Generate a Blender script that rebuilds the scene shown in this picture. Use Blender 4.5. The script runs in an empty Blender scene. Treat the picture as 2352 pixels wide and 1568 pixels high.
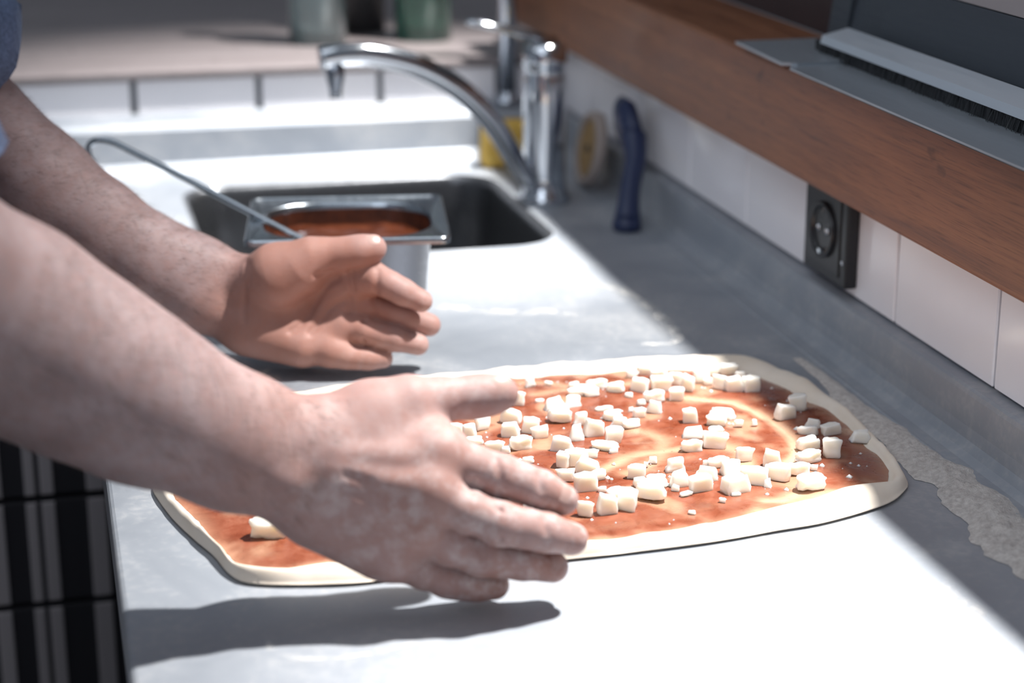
import bpy, bmesh, math, random
import numpy as np
from mathutils import Vector, Matrix, noise
random.seed(7); rng = np.random.default_rng(7)
SC = bpy.context.scene; COL = SC.collection
ZC = 0.90                       # worktop height above the floor; coordinates below are measured from the worktop

# ---------------------------------------------------------------- camera
FPX = 4380.0; YAW = math.radians(14.03); PIT = math.radians(17.4); CH = 0.52
cF = np.array([math.sin(YAW)*math.cos(PIT), math.cos(YAW)*math.cos(PIT), -math.sin(PIT)])
cR = np.array([math.cos(YAW), -math.sin(YAW), 0.0]); cU = np.cross(cR, cF); cC = np.array([0, 0, CH])
cam = bpy.data.cameras.new('camera'); camo = bpy.data.objects.new('camera', cam); COL.objects.link(camo)
cam.sensor_width = 36; cam.lens = 36*FPX/2352; cam.clip_start = .02
camo.matrix_world = Matrix(((cR[0], cU[0], -cF[0], 0), (cR[1], cU[1], -cF[1], 0), (cR[2], cU[2], -cF[2], CH+ZC), (0, 0, 0, 1)))
cam.dof.use_dof = True; cam.dof.focus_distance = 1.40; cam.dof.aperture_fstop = 3.8
SC.camera = camo

# ---------------------------------------------------------------- world, lights, exposure
SC.view_settings.view_transform = 'Standard'; SC.view_settings.look = 'None'
SC.view_settings.exposure = 0.22; SC.view_settings.gamma = 1.0; SC.view_settings.use_curve_mapping = False
W = bpy.data.worlds.new('room_air'); SC.world = W; W.use_nodes = True
W.node_tree.nodes['Background'].inputs[0].default_value = (.74, .84, 1.0, 1)
W.node_tree.nodes['Background'].inputs[1].default_value = 0.165
LAMP = (.945, 1.255, 1.5); LAMP_W = 305.0
al = bpy.data.lights.new('added_overhead_fill', 'AREA'); al.shape = 'RECTANGLE'; al.size = 1.8; al.size_y = 1.8; al.energy = 10; al.color = (.86, .92, 1)  # soft fill added overhead for ambient light, no visible fixture
alo = bpy.data.objects.new('added_overhead_fill', al); COL.objects.link(alo); alo.location = (-.35, 1.35, 1.85+ZC)
alo.rotation_euler = (0, math.radians(-10), 0)
wl = bpy.data.lights.new('added_camera_side_fill', 'AREA'); wl.shape = 'RECTANGLE'; wl.size = 1.5; wl.size_y = 1.2; wl.energy = 11; wl.color = (.84, .90, 1)  # unseen fill light added behind and left of the camera
wlo = bpy.data.objects.new('added_camera_side_fill', wl); COL.objects.link(wlo); wlo.location = (-.9, -.3, 1.6+ZC)
wlo.rotation_euler = (Vector((.2, 1.25, ZC+.05))-wlo.location).to_track_quat('-Z', 'Y').to_euler()

# ---------------------------------------------------------------- helpers
def ray(px, py): return cF + cR*(px-1176)/FPX - cU*(py-784)/FPX
def P(px, py, d): return cC + ray(px, py)*d                     # point seen at (px,py), d metres deep
def onz(px, py, z=0.0):
    d = ray(px, py); return cC + d*((z-cC[2])/d[2])

def V(a): return Vector((float(a[0]), float(a[1]), float(a[2])))
def link(o, parent=None, label=None, cat=None, group=None, kind=None):
    COL.objects.link(o)
    if parent: o.parent = parent
    if label: o['label'] = label
    if cat: o['category'] = cat
    if group: o['group'] = group
    if kind: o['kind'] = kind
    return o
def empty(name, loc, label, cat, group=None, rz=0):
    o = bpy.data.objects.new(name, None); o.empty_display_size = .02; o.location = loc; o.rotation_euler = (0, 0, rz)
    return link(o, None, label, cat, group)
def mk(name, bm, mat, parent=None, smooth=False, world=True, **k):
    me = bpy.data.meshes.new(name); bm.to_mesh(me); bm.free()
    if smooth:
        for p in me.polygons: p.use_smooth = True
    me.materials.append(mat); o = bpy.data.objects.new(name, me)
    link(o, parent, **k)
    if parent and world: o.matrix_parent_inverse = pinv(parent)
    return o
def pinv(p):
    m = Matrix.LocRotScale(p.location, p.rotation_euler, p.scale)
    if p.parent: m = p.matrix_parent_inverse @ m
    return m.inverted() if not p.parent else (Matrix.LocRotScale(p.parent.location, p.parent.rotation_euler, p.parent.scale) @ m).inverted()
def mkpy(name, verts, faces, mat, parent=None, smooth=True, **k):
    me = bpy.data.meshes.new(name); me.from_pydata([tuple(map(float, v)) for v in verts], [], [tuple(map(int, f)) for f in faces]); me.update()
    if smooth: me.polygons.foreach_set('use_smooth', [True]*len(me.polygons))
    me.materials.append(mat); o = bpy.data.objects.new(name, me); link(o, parent, **k)
    if parent: o.matrix_parent_inverse = pinv(parent)
    return o
def fattr(o, name, vals):
    a = o.data.attributes.new(name, 'FLOAT', 'POINT'); a.data.foreach_set('value', np.asarray(vals, np.float32))
def box(bm, x0, x1, y0, y1, z0, z1, bev=0.0, seg=2, mat=None):
    n0 = set(bm.verts)
    r = bmesh.ops.create_cube(bm, size=1)
    for v in r['verts']: v.co = Vector(((x0+x1)/2+v.co.x*(x1-x0), (y0+y1)/2+v.co.y*(y1-y0), (z0+z1)/2+v.co.z*(z1-z0)))
    if bev: bmesh.ops.bevel(bm, geom=list({e for v in r['verts'] for e in v.link_edges}), offset=bev, segments=seg, affect='EDGES', profile=.5)
    if mat is not None:
        for v in bm.verts:
            if v not in n0: v.co = mat @ v.co
    return bm
def B(*a, **k): return box(bmesh.new(), *a, **k)
def tube(pts, rad, n=14, cap=True, flat=None):
    """tube along pts; rad scalar or list; flat=(axis vector, factor) squashes the section"""
    pts = [V(p) for p in pts]; m = len(pts); rad = rad if hasattr(rad, '__len__') else [rad]*m
    bm = bmesh.new(); rings = []; up = None
    for i, p in enumerate(pts):
        t = (pts[min(i+1, m-1)]-pts[max(i-1, 0)]).normalized()
        if up is None: up = t.orthogonal().normalized()
        up = (up - t*up.dot(t)).normalized(); s = t.cross(up); ring = []
        for k in range(n):
            a = 2*math.pi*k/n; o = (up*math.cos(a)+s*math.sin(a))*rad[i]
            if flat: ax = Vector(flat[0]).normalized(); o -= ax*o.dot(ax)*(1-flat[1])
            ring.append(bm.verts.new(p+o))
        rings.append(ring)
    for a, b in zip(rings, rings[1:]):
        for k in range(n): bm.faces.new((a[k], a[(k+1) % n], b[(k+1) % n], b[k]))
    if cap: bm.faces.new(rings[0][::-1]); bm.faces.new(rings[-1])
    bmesh.ops.recalc_face_normals(bm, faces=bm.faces); return bm
def lathe(prof, n=32, base=(0, 0, 0), M=None):
    bm = bmesh.new(); rings = []
    for r, z in prof:
        rings.append([bm.verts.new((max(r, 1e-5)*math.cos(2*math.pi*k/n), max(r, 1e-5)*math.sin(2*math.pi*k/n), z)) for k in range(n)])
    for a, b in zip(rings, rings[1:]):
        for k in range(n): bm.faces.new((a[k], a[(k+1) % n], b[(k+1) % n], b[k]))
    bmesh.ops.remove_doubles(bm, verts=bm.verts, dist=3e-5)
    bmesh.ops.recalc_face_normals(bm, faces=bm.faces)
    for v in bm.verts: v.co = (M @ v.co if M else v.co) + Vector(base)
    return bm
def sweep(prof, axis, a0, a1, closed=True, n=1):
    """profile [(u,z)] swept along 'x' or 'y'"""
    bm = bmesh.new(); R = []
    for i in range(n+1):
        a = a0+(a1-a0)*i/n
        R.append([bm.verts.new((a, u, z) if axis == 'x' else (u, a, z)) for u, z in prof])
    m = len(prof)
    for A, C in zip(R, R[1:]):
        for k in range(m if closed else m-1): bm.faces.new((A[k], A[(k+1) % m], C[(k+1) % m], C[k]))
    if closed: bm.faces.new(R[0]); bm.faces.new(R[-1][::-1])
    bmesh.ops.recalc_face_normals(bm, faces=bm.faces); return bm
def rrect(cx, cy, w, h, r, n=8):
    pts = []
    for (sx, sy, a0) in ((1, 1, 0), (-1, 1, 90), (-1, -1, 180), (1, -1, 270)):
        for k in range(n+1):
            a = math.radians(a0+90*k/n); pts.append((cx+sx*(w/2-r)+r*math.cos(a), cy+sy*(h/2-r)+r*math.sin(a)))
    return pts
def loft(loops, close_last=True, close_first=False):
    bm = bmesh.new(); R = [[bm.verts.new(p) for p in L] for L in loops]; m = len(R[0])
    for A, C in zip(R, R[1:]):
        for k in range(m): bm.faces.new((A[k], A[(k+1) % m], C[(k+1) % m], C[k]))
    if close_last: bm.faces.new(R[-1])
    if close_first: bm.faces.new(R[0][::-1])
    return bm
def spline(pts, n, closed=False):
    pts = [np.asarray(p, float) for p in pts]; m = len(pts); out = []
    segs = m if closed else m-1
    for i in range(segs):
        g = (lambda j: pts[j % m]) if closed else (lambda j: pts[min(max(j, 0), m-1)])
        p0, p1, p2, p3 = g(i-1), g(i), g(i+1), g(i+2)
        for k in range(n):
            t = k/n
            out.append(.5*((2*p1)+(p2-p0)*t+(2*p0-5*p1+4*p2-p3)*t*t+(3*p1-p0-3*p2+p3)*t**3))
    if not closed: out.append(pts[-1])
    return np.array(out)
def fbm(x, y, z=0.0, o=3): return noise.fractal(Vector((x, y, z)), 1.0, 2.0, o)

# ---------------------------------------------------------------- materials
def mat(name, col, rough=.5, metal=0.0, **kw):
    m = bpy.data.materials.new(name); m.use_nodes = True; nt = m.node_tree; b = nt.nodes['Principled BSDF']
    b.inputs['Base Color'].default_value = (*col, 1); b.inputs['Roughness'].default_value = rough; b.inputs['Metallic'].default_value = metal
    for k, v in kw.items(): b.inputs[k].default_value = v
    return m
class G:
    def __init__(s, m): s.m = m; s.nt = m.node_tree; s.b = s.nt.nodes['Principled BSDF']
    def n(s, t, **k):
        x = s.nt.nodes.new(t)
        for a, v in k.items(): setattr(x, a, v)
        return x
    def l(s, a, b): s.nt.links.new(a, b)
    def coord(s, scale=(1, 1, 1), rot=(0, 0, 0)):
        t = s.n('ShaderNodeTexCoord'); m = s.n('ShaderNodeMapping'); m.inputs['Scale'].default_value = scale; m.inputs['Rotation'].default_value = rot
        s.l(t.outputs['Object'], m.inputs[0]); return m.outputs[0]
    def noise(s, vec, scale, detail=4, rough=.55, dist=0.0):
        x = s.n('ShaderNodeTexNoise'); x.inputs['Scale'].default_value = scale; x.inputs['Detail'].default_value = detail
        x.inputs['Roughness'].default_value = rough; x.inputs['Distortion'].default_value = dist; s.l(vec, x.inputs['Vector']); return x.outputs['Fac']
    def ramp(s, fac, *stops):
        r = s.n('ShaderNodeValToRGB'); e = r.color_ramp.elements
        while len(e) < len(stops): e.new(.5)
        for x, (p, c) in zip(e, stops): x.position = p; x.color = (*c, 1) if len(c) == 3 else c
        s.l(fac, r.inputs[0]); return r.outputs[0]
    def mix(s, fac, a, b, blend='MIX'):
        x = s.n('ShaderNodeMix', data_type='RGBA', blend_type=blend)
        for sock, v in ((0, fac), (6, a), (7, b)):
            if isinstance(v, (int, float)): x.inputs[sock].default_value = v
            elif isinstance(v, tuple): x.inputs[sock].default_value = (*v, 1)
            else: s.l(v, x.inputs[sock])
        return x.outputs[2]
    def math(s, op, a, b=None, clamp=False):
        x = s.n('ShaderNodeMath', operation=op); x.use_clamp = clamp
        for i, v in enumerate((a, b)):
            if v is None: continue
            if isinstance(v, (int, float)): x.inputs[i].default_value = v
            else: s.l(v, x.inputs[i])
        return x.outputs[0]
    def attr(s, name): x = s.n('ShaderNodeAttribute', attribute_name=name); return x.outputs['Fac']
    def bump(s, h, strength=.2, dist=.001):
        x = s.n('ShaderNodeBump'); x.inputs['Strength'].default_value = strength; x.inputs['Distance'].default_value = dist
        s.l(h, x.inputs['Height']); s.l(x.outputs[0], s.b.inputs['Normal'])
    def base(s, c): s.l(c, s.b.inputs['Base Color'])
    def rough(s, c): s.l(c, s.b.inputs['Roughness'])

def m_counter():
    m = mat('worn_steel_worktop', (.4, .42, .45), .42, .45); g = G(m); v = g.coord()
    big = g.noise(v, 9, 5, .6, .6); fine = g.noise(g.coord((1, .12, 1)), 260, 3); sp = g.noise(v, 140, 3, .6)
    c = g.ramp(big, (.3, (.385, .415, .46)), (.7, (.465, .49, .525)))
    dust = g.ramp(g.math('MULTIPLY', big, sp), (.24, (0, 0, 0)), (.5, (.7, .7, .7)))
    c = g.mix(dust, c, (.56, .555, .55)); g.base(c)
    g.rough(g.ramp(big, (.3, (.60, .60, .60)), (.7, (.68, .68, .68))))
    met = g.math('MULTIPLY_ADD', dust, -.3); g.nt.nodes[-1].inputs[2].default_value = .93
    g.l(met, g.b.inputs['Metallic']); g.bump(fine, .08, .0003); return m
def m_steel(name, col=(.62, .64, .67), rough=.28, metal=1.0, sc=(1, .08, 1)):
    m = mat(name, col, rough, metal); g = G(m); f = g.noise(g.coord(sc), 220, 3)
    g.rough(g.ramp(f, (.2, (rough*.8,)*3), (.8, (rough*1.25,)*3))); return m
def m_wood(name, c1, c2, c3, axis='y', rough=.5, scale=1.0):
    m = mat(name, c2, rough); g = G(m); sc = dict(y=(9, .3, 9), x=(.3, 9, 9))[axis]
    v = g.coord(sc); a = g.noise(v, 9*scale, 6, .62, .8); f = g.noise(g.coord(tuple(k*6 for k in sc)), 14*scale, 3, .6); spot = g.noise(g.coord((1, .5, 1)), 38, 3)
    c = g.ramp(a, (.28, c1), (.5, c2), (.72, c3)); c = g.mix(g.ramp(f, (.5, (0, 0, 0)), (.70, (.55, .55, .55))), c, tuple(k*.45 for k in c1))
    c = g.mix(g.ramp(spot, (.66, (0, 0, 0)), (.75, (.7, .7, .7))), c, tuple(k*.35 for k in c1)); g.base(c)
    g.rough(g.ramp(a, (.2, (rough*.85,)*3), (.8, (rough*1.2,)*3))); g.bump(f, .12, .0006); return m
def m_skin():
    m = mat('skin', (.5, .3, .24), .5); g = G(m); v = g.coord()
    a = g.noise(v, 34, 4, .6); b = g.noise(v, 130, 4, .65); fl = g.noise(v, 75, 5, .7)
    c = g.ramp(a, (.3, (.28, .196, .19)), (.55, (.35, .257, .253)), (.75, (.41, .312, .31)))
    c = g.mix(g.math('MULTIPLY', g.ramp(b, (.42, (0, 0, 0)), (.75, (1, 1, 1))), .35), c, (.34, .17, .14))
    c = g.mix(g.math('MULTIPLY', g.attr('red'), .72), c, (.36, .148, .092))
    fm = g.math('MULTIPLY', g.attr('flour'), g.ramp(fl, (.46, (0, 0, 0)), (.66, (1, 1, 1))), True)
    c = g.mix(g.math('MULTIPLY', fm, .72), c, (.72, .68, .67)); g.base(c)
    g.rough(g.math('MULTIPLY_ADD', fm, .3)); g.nt.nodes[-1].inputs[2].default_value = .56; g.b.inputs['Specular IOR Level'].default_value = .28
    g.b.inputs['Subsurface Weight'].default_value = .16; g.b.inputs['Subsurface Radius'].default_value = (1, .35, .18); g.b.inputs['Subsurface Scale'].default_value = .006
    g.bump(g.mix(.5, b, g.noise(v, 420, 3)), .22, .0012); return m
def m_denim(name, col):
    m = mat(name, col, .85); g = G(m); v = g.coord(); a = g.noise(v, 300, 2); b = g.noise(v, 22, 4)
    c = g.ramp(a, (.3, tuple(k*.72 for k in col)), (.7, tuple(min(1, k*1.35) for k in col)))
    g.base(g.mix(g.ramp(b, (.4, (0, 0, 0)), (.7, (.35, .35, .35))), c, tuple(min(1, k*1.6) for k in col))); g.bump(a, .3, .0006); return m
def m_sauce():
    m = mat('tomato_sauce', (.3, .06, .02), .28); g = G(m); v = g.coord()
    a = g.noise(v, 46, 5, .62, .5); sp = g.noise(v, 210, 3, .6); th = g.attr('thin')
    c = g.ramp(a, (.3, (.145, .029, .011)), (.52, (.22, .058, .027)), (.75, (.30, .106, .06)))
    c = g.mix(th, c, (.60, .385, .25))
    c = g.mix(g.ramp(sp, (.66, (0, 0, 0)), (.74, (.55, .55, .55))), c, (.10, .035, .012)); g.base(c)
    g.rough(g.ramp(a, (.3, (.2, .2, .2)), (.7, (.42, .42, .42)))); g.bump(g.mix(.5, a, sp), .35, .0016); return m
def m_noise(name, c1, c2, scale, rough, bump=.15, bd=.001, **k):
    m = mat(name, c1, rough, **k); g = G(m); v = g.coord(); a = g.noise(v, scale, 4, .6); g.base(g.ramp(a, (.32, c1), (.68, c2)))
    if bump: g.bump(g.noise(v, scale*4, 3), bump, bd)
    return m
def m_flour(name, cover):
    m = mat(name, (.78, .76, .73), .95); g = G(m); v = g.coord(); a = g.noise(v, 150, 5, .7); b = g.noise(v, 36, 4, .6)
    f = g.math('MULTIPLY', g.attr('dens'), g.ramp(g.mix(.5, a, b), (cover, (0, 0, 0)), (cover+.16, (1, 1, 1))), True); g.l(f, g.b.inputs['Alpha']); return m

M = dict(
    counter=m_counter(), basin=m_steel('brushed_basin_steel', (.14, .145, .155), .3, .9), pan=m_steel('pan_steel', (.40, .44, .48), .22),
    chrome=mat('chrome', (.62, .65, .69), .10, 1.0), post=mat('dull_chrome_post', (.42, .45, .5), .25, 1.0),
    tile=m_noise('white_glazed_tile', (.84, .82, .85), (.88, .865, .885), 5, .16, .03), grout=mat('brown_grout', (.30, .21, .17), .9), grout_dark=mat('dark_grout', (.13, .14, .155), .9),
    shelf=m_wood('oiled_shelf_wood', (.135, .050, .024), (.225, .090, .044), (.31, .135, .068), 'y', .45),
    bar=m_wood('bar_top_wood', (.15, .125, .122), (.215, .185, .185), (.28, .25, .255), 'x', .32),
    plate=m_steel('unit_steel', (.36, .40, .44), .34, .5, (1, .1, 1)), rail=m_steel('unit_rail_steel', (.66, .72, .78), .35, .4), panel=m_steel('unit_dark_panel', (.085, .10, .12), .42, .5),
    unit_top=mat('unit_pale_panel', (.34, .31, .31), .5), black=mat('black_plastic', (.012, .012, .014), .32), bristle=mat('black_bristle', (.016, .018, .02), .5),
    partition=m_noise('dark_maroon_panel', (.035, .022, .024), (.05, .032, .034), 8, .5),
    skin=m_skin(), nail=mat('nail', (.42, .27, .235), .35), hair=mat('arm_hair', (.11, .07, .055), .5), head_hair=mat('head_hair', (.03, .02, .015), .6),
    denim=m_denim('blue_denim', (.105, .15, .255)), trouser=m_denim('dark_trouser', (.02, .022, .03)),
    sauce=m_sauce(), dough=m_noise('raw_dough', (.76, .66, .54), (.83, .745, .64), 22, .62, .12, .002),
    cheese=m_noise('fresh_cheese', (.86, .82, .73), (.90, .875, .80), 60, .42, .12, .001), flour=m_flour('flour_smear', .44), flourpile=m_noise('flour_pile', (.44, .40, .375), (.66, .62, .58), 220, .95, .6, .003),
    potsauce=m_noise('pan_sauce', (.06, .014, .006), (.11, .028, .01), 45, .25, .2), sponge=m_noise('yellow_sponge', (.72, .42, .06), (.84, .58, .15), 120, .9, .5, .003),
    unit_dark=mat('dark_drawer_steel', (.05, .048, .056), .4), unit_reflection=mat('painted_drawer_reflection', (.66, .60, .61), .5),
    pan_outer=m_steel('pan_outer_steel', (.15, .152, .165), .3),
    film=m_noise('sauce_film', (.035, .012, .008), (.10, .028, .012), 60, .35, .1),
    blue=mat('dark_blue_plastic', (.012, .022, .07), .4), disc=m_noise('tan_pad', (.26, .16, .06), (.36, .23, .10), 70, .8, .3), discrim=mat('pale_pad_rim', (.36, .30, .27), .7),
    glass=mat('green_bottle_glass', (.16, .42, .34), .04, 0, **{'Transmission Weight': .85, 'IOR': 1.5}), clear=mat('clear_bottle_glass', (.55, .68, .70), .04, 0, **{'Transmission Weight': .85, 'IOR': 1.5}),
    cap=mat('bottle_cap', (.05, .05, .055), .4), floor=m_noise('dark_floor', (.035, .033, .034), (.06, .056, .056), 6, .5), plaster=m_noise('grey_plaster', (.5, .5, .52), (.58, .58, .6), 4, .8),
    cabinet=mat('dark_cabinet', (.05, .052, .058), .5), lampshade=mat('black_lamp_enamel', (.02, .02, .02), .4),
)
M['cheese'].node_tree.nodes['Principled BSDF'].inputs['Subsurface Weight'].default_value = 1.0
M['cheese'].node_tree.nodes['Principled BSDF'].inputs['Subsurface Radius'].default_value = (1, .92, .78)
M['cheese'].node_tree.nodes['Principled BSDF'].inputs['Subsurface Scale'].default_value = .007
M['bulb'] = mat('lamp_bulb', (1, .95, .88), .3, **{'Emission Color': (1, .93, .84, 1), 'Emission Strength': 6.0})

# ---------------------------------------------------------------- setting
XW = .695; YB = 2.48                                   # tiled wall on the right, low wall at the back
mk('floor', B(-2.6, 3.2, -1.6, 4.6, -ZC-.05, -ZC), M['floor'], kind='structure', label='dark floor of the kitchen beneath the steel worktop')
wr = mk('wall_right', B(XW, XW+.09, .35, YB+.05, -ZC, .146), M['grout'], kind='structure', label='white tiled wall behind the worktop upstand on the right')
tb = B(0, .006, 0, .1725, 0, .15, bev=.0012, seg=1); tm = bpy.data.meshes.new('tile'); tb.to_mesh(tm); tb.free(); tm.materials.append(M['tile'])
for i in range(12):
    o = bpy.data.objects.new('tile', tm); link(o, wr); o.location = (XW-.006, 1.4225+.176*(i-6)+.00175, .0515)
part = mk('wall_partition', B(.765, .80, .35, YB+.05, .243, .49), M['partition'], kind='structure', label='dark maroon panel behind the wooden shelf')
wb = mk('wall_back', B(-1.2, XW+.09, YB+.002, YB+.10, -ZC, .108), M['grout_dark'], kind='structure', label='low white tiled wall behind the sink')
tb = B(0, .152, 0, .007, 0, .15, bev=.0015, seg=1); tm2 = bpy.data.meshes.new('tile'); tb.to_mesh(tm2); tb.free(); tm2.materials.append(M['tile'])
for i in range(9):
    o = bpy.data.objects.new('tile', tm2); link(o, wb); o.location = (.118+.1605*(i-5)+.0042, YB-.005, -.042)
mk('wall_far', B(-2.6, 3.2, 4.5, 4.6, -ZC, 2.05), M['plaster'], kind='structure', label='grey wall far behind the wooden bar top')

# wooden bar top beyond the low wall
bt = empty('bar_top', (.1, 2.9, .1), 'brown wooden bar top above the low tiled wall at the back', 'bar top')
for i, (a, c) in enumerate(((2.468, 2.66), (2.662, 2.86), (2.862, 3.06), (3.062, 3.30), (3.302, 3.60), (3.602, 4.30))):
    mk('plank', B(-1.3, .78, a, c, .1085, .121, bev=.004 if i == 0 else .001), M['bar'], bt)

# pass shelf: one long beam
sh = empty('pass_shelf', (.72, 1.4, .147), 'long reddish brown wooden shelf beam above the white wall tiles', 'shelf')
mk('beam', B(.655, .764, .35, 2.60, .147, .243, bev=.0035), M['shelf'], sh)
# unseen shelf above the frame, added to cast the shade along the pass
gs = empty('added_shade_shelf', (.85, 1.4, .49), 'unseen wooden shelf added above the pass to shade it', 'shelf')
mk('board', B(.684, 1.05, .35, 2.50, .49, .515, bev=.003), M['shelf'], gs)
ps = empty('corner_post', (.606, 2.449, .063), 'upright chrome post rising behind the faucet', 'post')
mk('tube', lathe([(0, .0625), (.0115, .0625), (.0115, .489), (0, .489)], 20, (.606, 2.449, 0)), M['post'], ps, smooth=True)
mk('foot', lathe([(0, .0625), (.021, .0625), (.021, .068), (.013, .072), (.0115, .079)], 20, (.606, 2.449, 0)), M['post'], ps, smooth=True)
mk('bracket', B(.595, .73, 2.437, 2.449, .48, .4885), M['post'], ps)

# ---------------------------------------------------------------- worktop with sink
wt = empty('worktop', (.33, 1.5, 0), 'stainless steel worktop dusted with flour, sink cut into its far end', 'worktop')
XL = .027; YF = .40
SX, SY, SWX, SWY, SR = .352, 2.132, .372, .360, .05
bm = bmesh.new()
outer = [(XL+.004, YF), (.690, YF), (.690, YB-.006), (XL+.004, YB-.006)]; hole = rrect(SX, SY, SWX+.016, SWY+.016, SR+.008)
ov = [bm.verts.new((x, y, 0)) for x, y in outer]; hv = [bm.verts.new((x, y, 0)) for x, y in hole]
es = [bm.edges.new((L[i], L[(i+1) % len(L)])) for L in (ov, hv) for i in range(len(L))]
bmesh.ops.triangle_fill(bm, edges=es, use_beauty=True)
for f in bm.faces:
    if f.normal.z < 0: f.normal_flip()
mk('top', bm, M['counter'], wt)
lp = []
for off, z in ((.016, 0), (.010, -.0012), (.004, -.005), (.0, -.012), (-.004, -.06), (-.012, -.13), (-.03, -.150), (-.07, -.157), (-.16, -.160)):
    r = max(.02, SR+off*.5); lp.append([(x, y, z) for x, y in rrect(SX, SY, SWX+off, SWY+off, r)])
bas = mk('basin', loft(lp), M['basin'], wt, smooth=True)
mk('drain', lathe([(0, -.1585), (.03, -.1585), (.036, -.157), (.038, -.1595)], 24, (SX, SY, 0)), M['chrome'], bas, smooth=True)
mk('edge', sweep([(XL+.0045, .0), (XL+.002, -.0006), (XL+.0006, -.002), (XL, -.0045), (XL, -.04), (XL+.012, -.04), (XL+.012, -.004), (XL+.006, -.004)], 'y', YF, YB-.006), M['counter'], wt, smooth=False)
UP = [(.6465, -.002), (.6465, .0), (.648, .0009), (.6495, .0009), (.651, .0002), (.660, .0012), (.667, .0045), (.6715, .011), (.6735, .020), (.6745, .044), (.6755, .0475), (.678, .049), (.6945, .0495), (.6945, -.002)]
mk('upstand', sweep(UP, 'y', YF, YB-.006), M['counter'], wt, smooth=False)
LE = [(2.404, -.002), (2.407, .001), (2.412, .004), (2.417, .011), (2.4215, .052), (2.424, .0565), (2.429, .0595), (2.474, .0655), (2.474, -.002)]
mk('ledge', sweep(LE, 'x', -.9, .6455), M['counter'], wt, smooth=False)
mk('ledge_end', B(-.9, XL+.003, 2.40, 2.472, -.04, -.003), M['counter'], wt)
cb = empty('base_cabinet', (.36, 1.45, -.5), 'dark cabinet carrying the steel worktop', 'cabinet')
mk('body', B(.12, .685, YF+.02, YB-.02, -.80, -.17), M['cabinet'], cb); mk('plinth', B(.15, .685, YF+.02, YB-.02, -ZC, -.80), M['black'], cb)
mk('top_rail', B(.085, .14, YF+.02, YB-.02, -.17, -.042), M['cabinet'], cb)
for i in range(4):
    d = mk('door', B(.100, .119, YF+.03+.53*i, YF+.55+.53*i, -.79, -.18, bev=.003), M['cabinet'], cb); mk('handle', tube([(.092, YF+.2+.53*i, -.22), (.092, YF+.38+.53*i, -.22)], .006), M['chrome'], d, smooth=True)

# dark drawer unit at the end of the aisle, left of the worktop
du = empty('drawer_unit', (-.33, 2.2, -ZC), 'dark steel drawer unit with pale strips imitating reflections, left below the worktop', 'drawer unit')
mk('carcass', B(-.76, .080, 1.972, 2.39, -.86, -.065), M['unit_dark'], du); mk('plinth', B(-.74, .075, 1.99, 2.39, -ZC, -.86), M['black'], du); mk('top', B(-.765, .080, 1.945, 2.39, -.0648, -.045, bev=.003), M['basin'], du)
for z0, z1 in ((-.2435, -.070), (-.3665, -.2485), (-.60, -.3715), (-.85, -.605)):
    for x0, x1 in ((-.755, -.335), (-.330, .078)):
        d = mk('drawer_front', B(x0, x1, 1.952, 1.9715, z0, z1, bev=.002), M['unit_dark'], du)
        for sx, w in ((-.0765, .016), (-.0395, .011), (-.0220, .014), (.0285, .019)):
            if x0 > -.4: mk('strip', B(sx-w/2, sx+w/2, 1.9495, 1.953, z0+.002, z1-.002, bev=.0008, seg=1), M['unit_reflection'], d)  # pale strips imitate light streaks reflected in the dark steel

# ---------------------------------------------------------------- outlet on the wall
ol = empty('wall_outlet', (.688, 1.547, .06), 'black socket outlet on white tile under the wooden shelf', 'outlet')
mk('frame', B(.6765, .689, 1.50, 1.594, .060, .146, bev=.002), M['black'], ol)
mk('insert', B(.675, .6775, 1.512, 1.582, .068, .140, bev=.001), M['black'], ol)
MX = Matrix.Rotation(math.radians(-90), 4, 'Y')
sk = mk('socket', lathe([(.0255, 0), (.0255, .0035), (.0235, .0038), (.0215, .002), (.0205, -.0004), (0, -.0004)], 32, (.6752, 1.547, .104), MX), M['black'], ol, smooth=True)
for dy in (-.0095, .0095): mk('hole', lathe([(.0032, 0), (.0032, .0012), (.0022, .0012), (.002, -.0), (0, 0)], 14, (.6745, 1.547+dy, .104), MX), M['chrome'], sk, smooth=True)
for dz in (-.0195, .0195): mk('earth_clip', B(.671, .6745, 1.5445, 1.5495, .104+dz-.002, .104+dz+.002), M['chrome'], sk)
mk('screw', lathe([(.0022, 0), (.002, .001), (0, .0012)], 12, (.6764, 1.5055, .083), MX), M['chrome'], ol)

# ---------------------------------------------------------------- steel unit lying on the shelf
un = empty('shelf_unit', (.70, 1.35, .244), 'grey steel countertop unit with black brush strip on the wooden shelf', 'kitchen unit')
def prism(poly, z0, z1, bev=0):
    bm = bmesh.new(); f = bm.faces.new([bm.verts.new((x, y, z0)) for x, y in poly]); r = bmesh.ops.extrude_face_region(bm, geom=[f])
    for v in r['geom']:
        if isinstance(v, bmesh.types.BMVert): v.co.z = z1
    bmesh.ops.recalc_face_normals(bm, faces=bm.faces); return bm
mk('base_plate', prism([(.6425, 1.563), (.632, .40), (.745, .40), (.745, 1.60), (.66, 1.60)], .2462, .2478), M['plate'], un)
mk('shadow_gap_strip', prism([(.6475, 1.555), (.637, .40), (.74, .40), (.74, 1.59)], .2432, .2461), M['black'], un)  # black strip paints in the shadow gap below the plate edge
mk('end_flap', prism([(.646, 1.709), (.6405, 1.578), (.653, 1.572), (.72, 1.575), (.731, 1.709)], .2478, .2505), M['plate'], un)
ra = Vector((.6965, 1.640, .2478)); rb = Vector((.684, .45, .2478))
def along(y): t = (y-ra.y)/(rb.y-ra.y); return ra.x+(rb.x-ra.x)*t
rl = bmesh.new()
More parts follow.
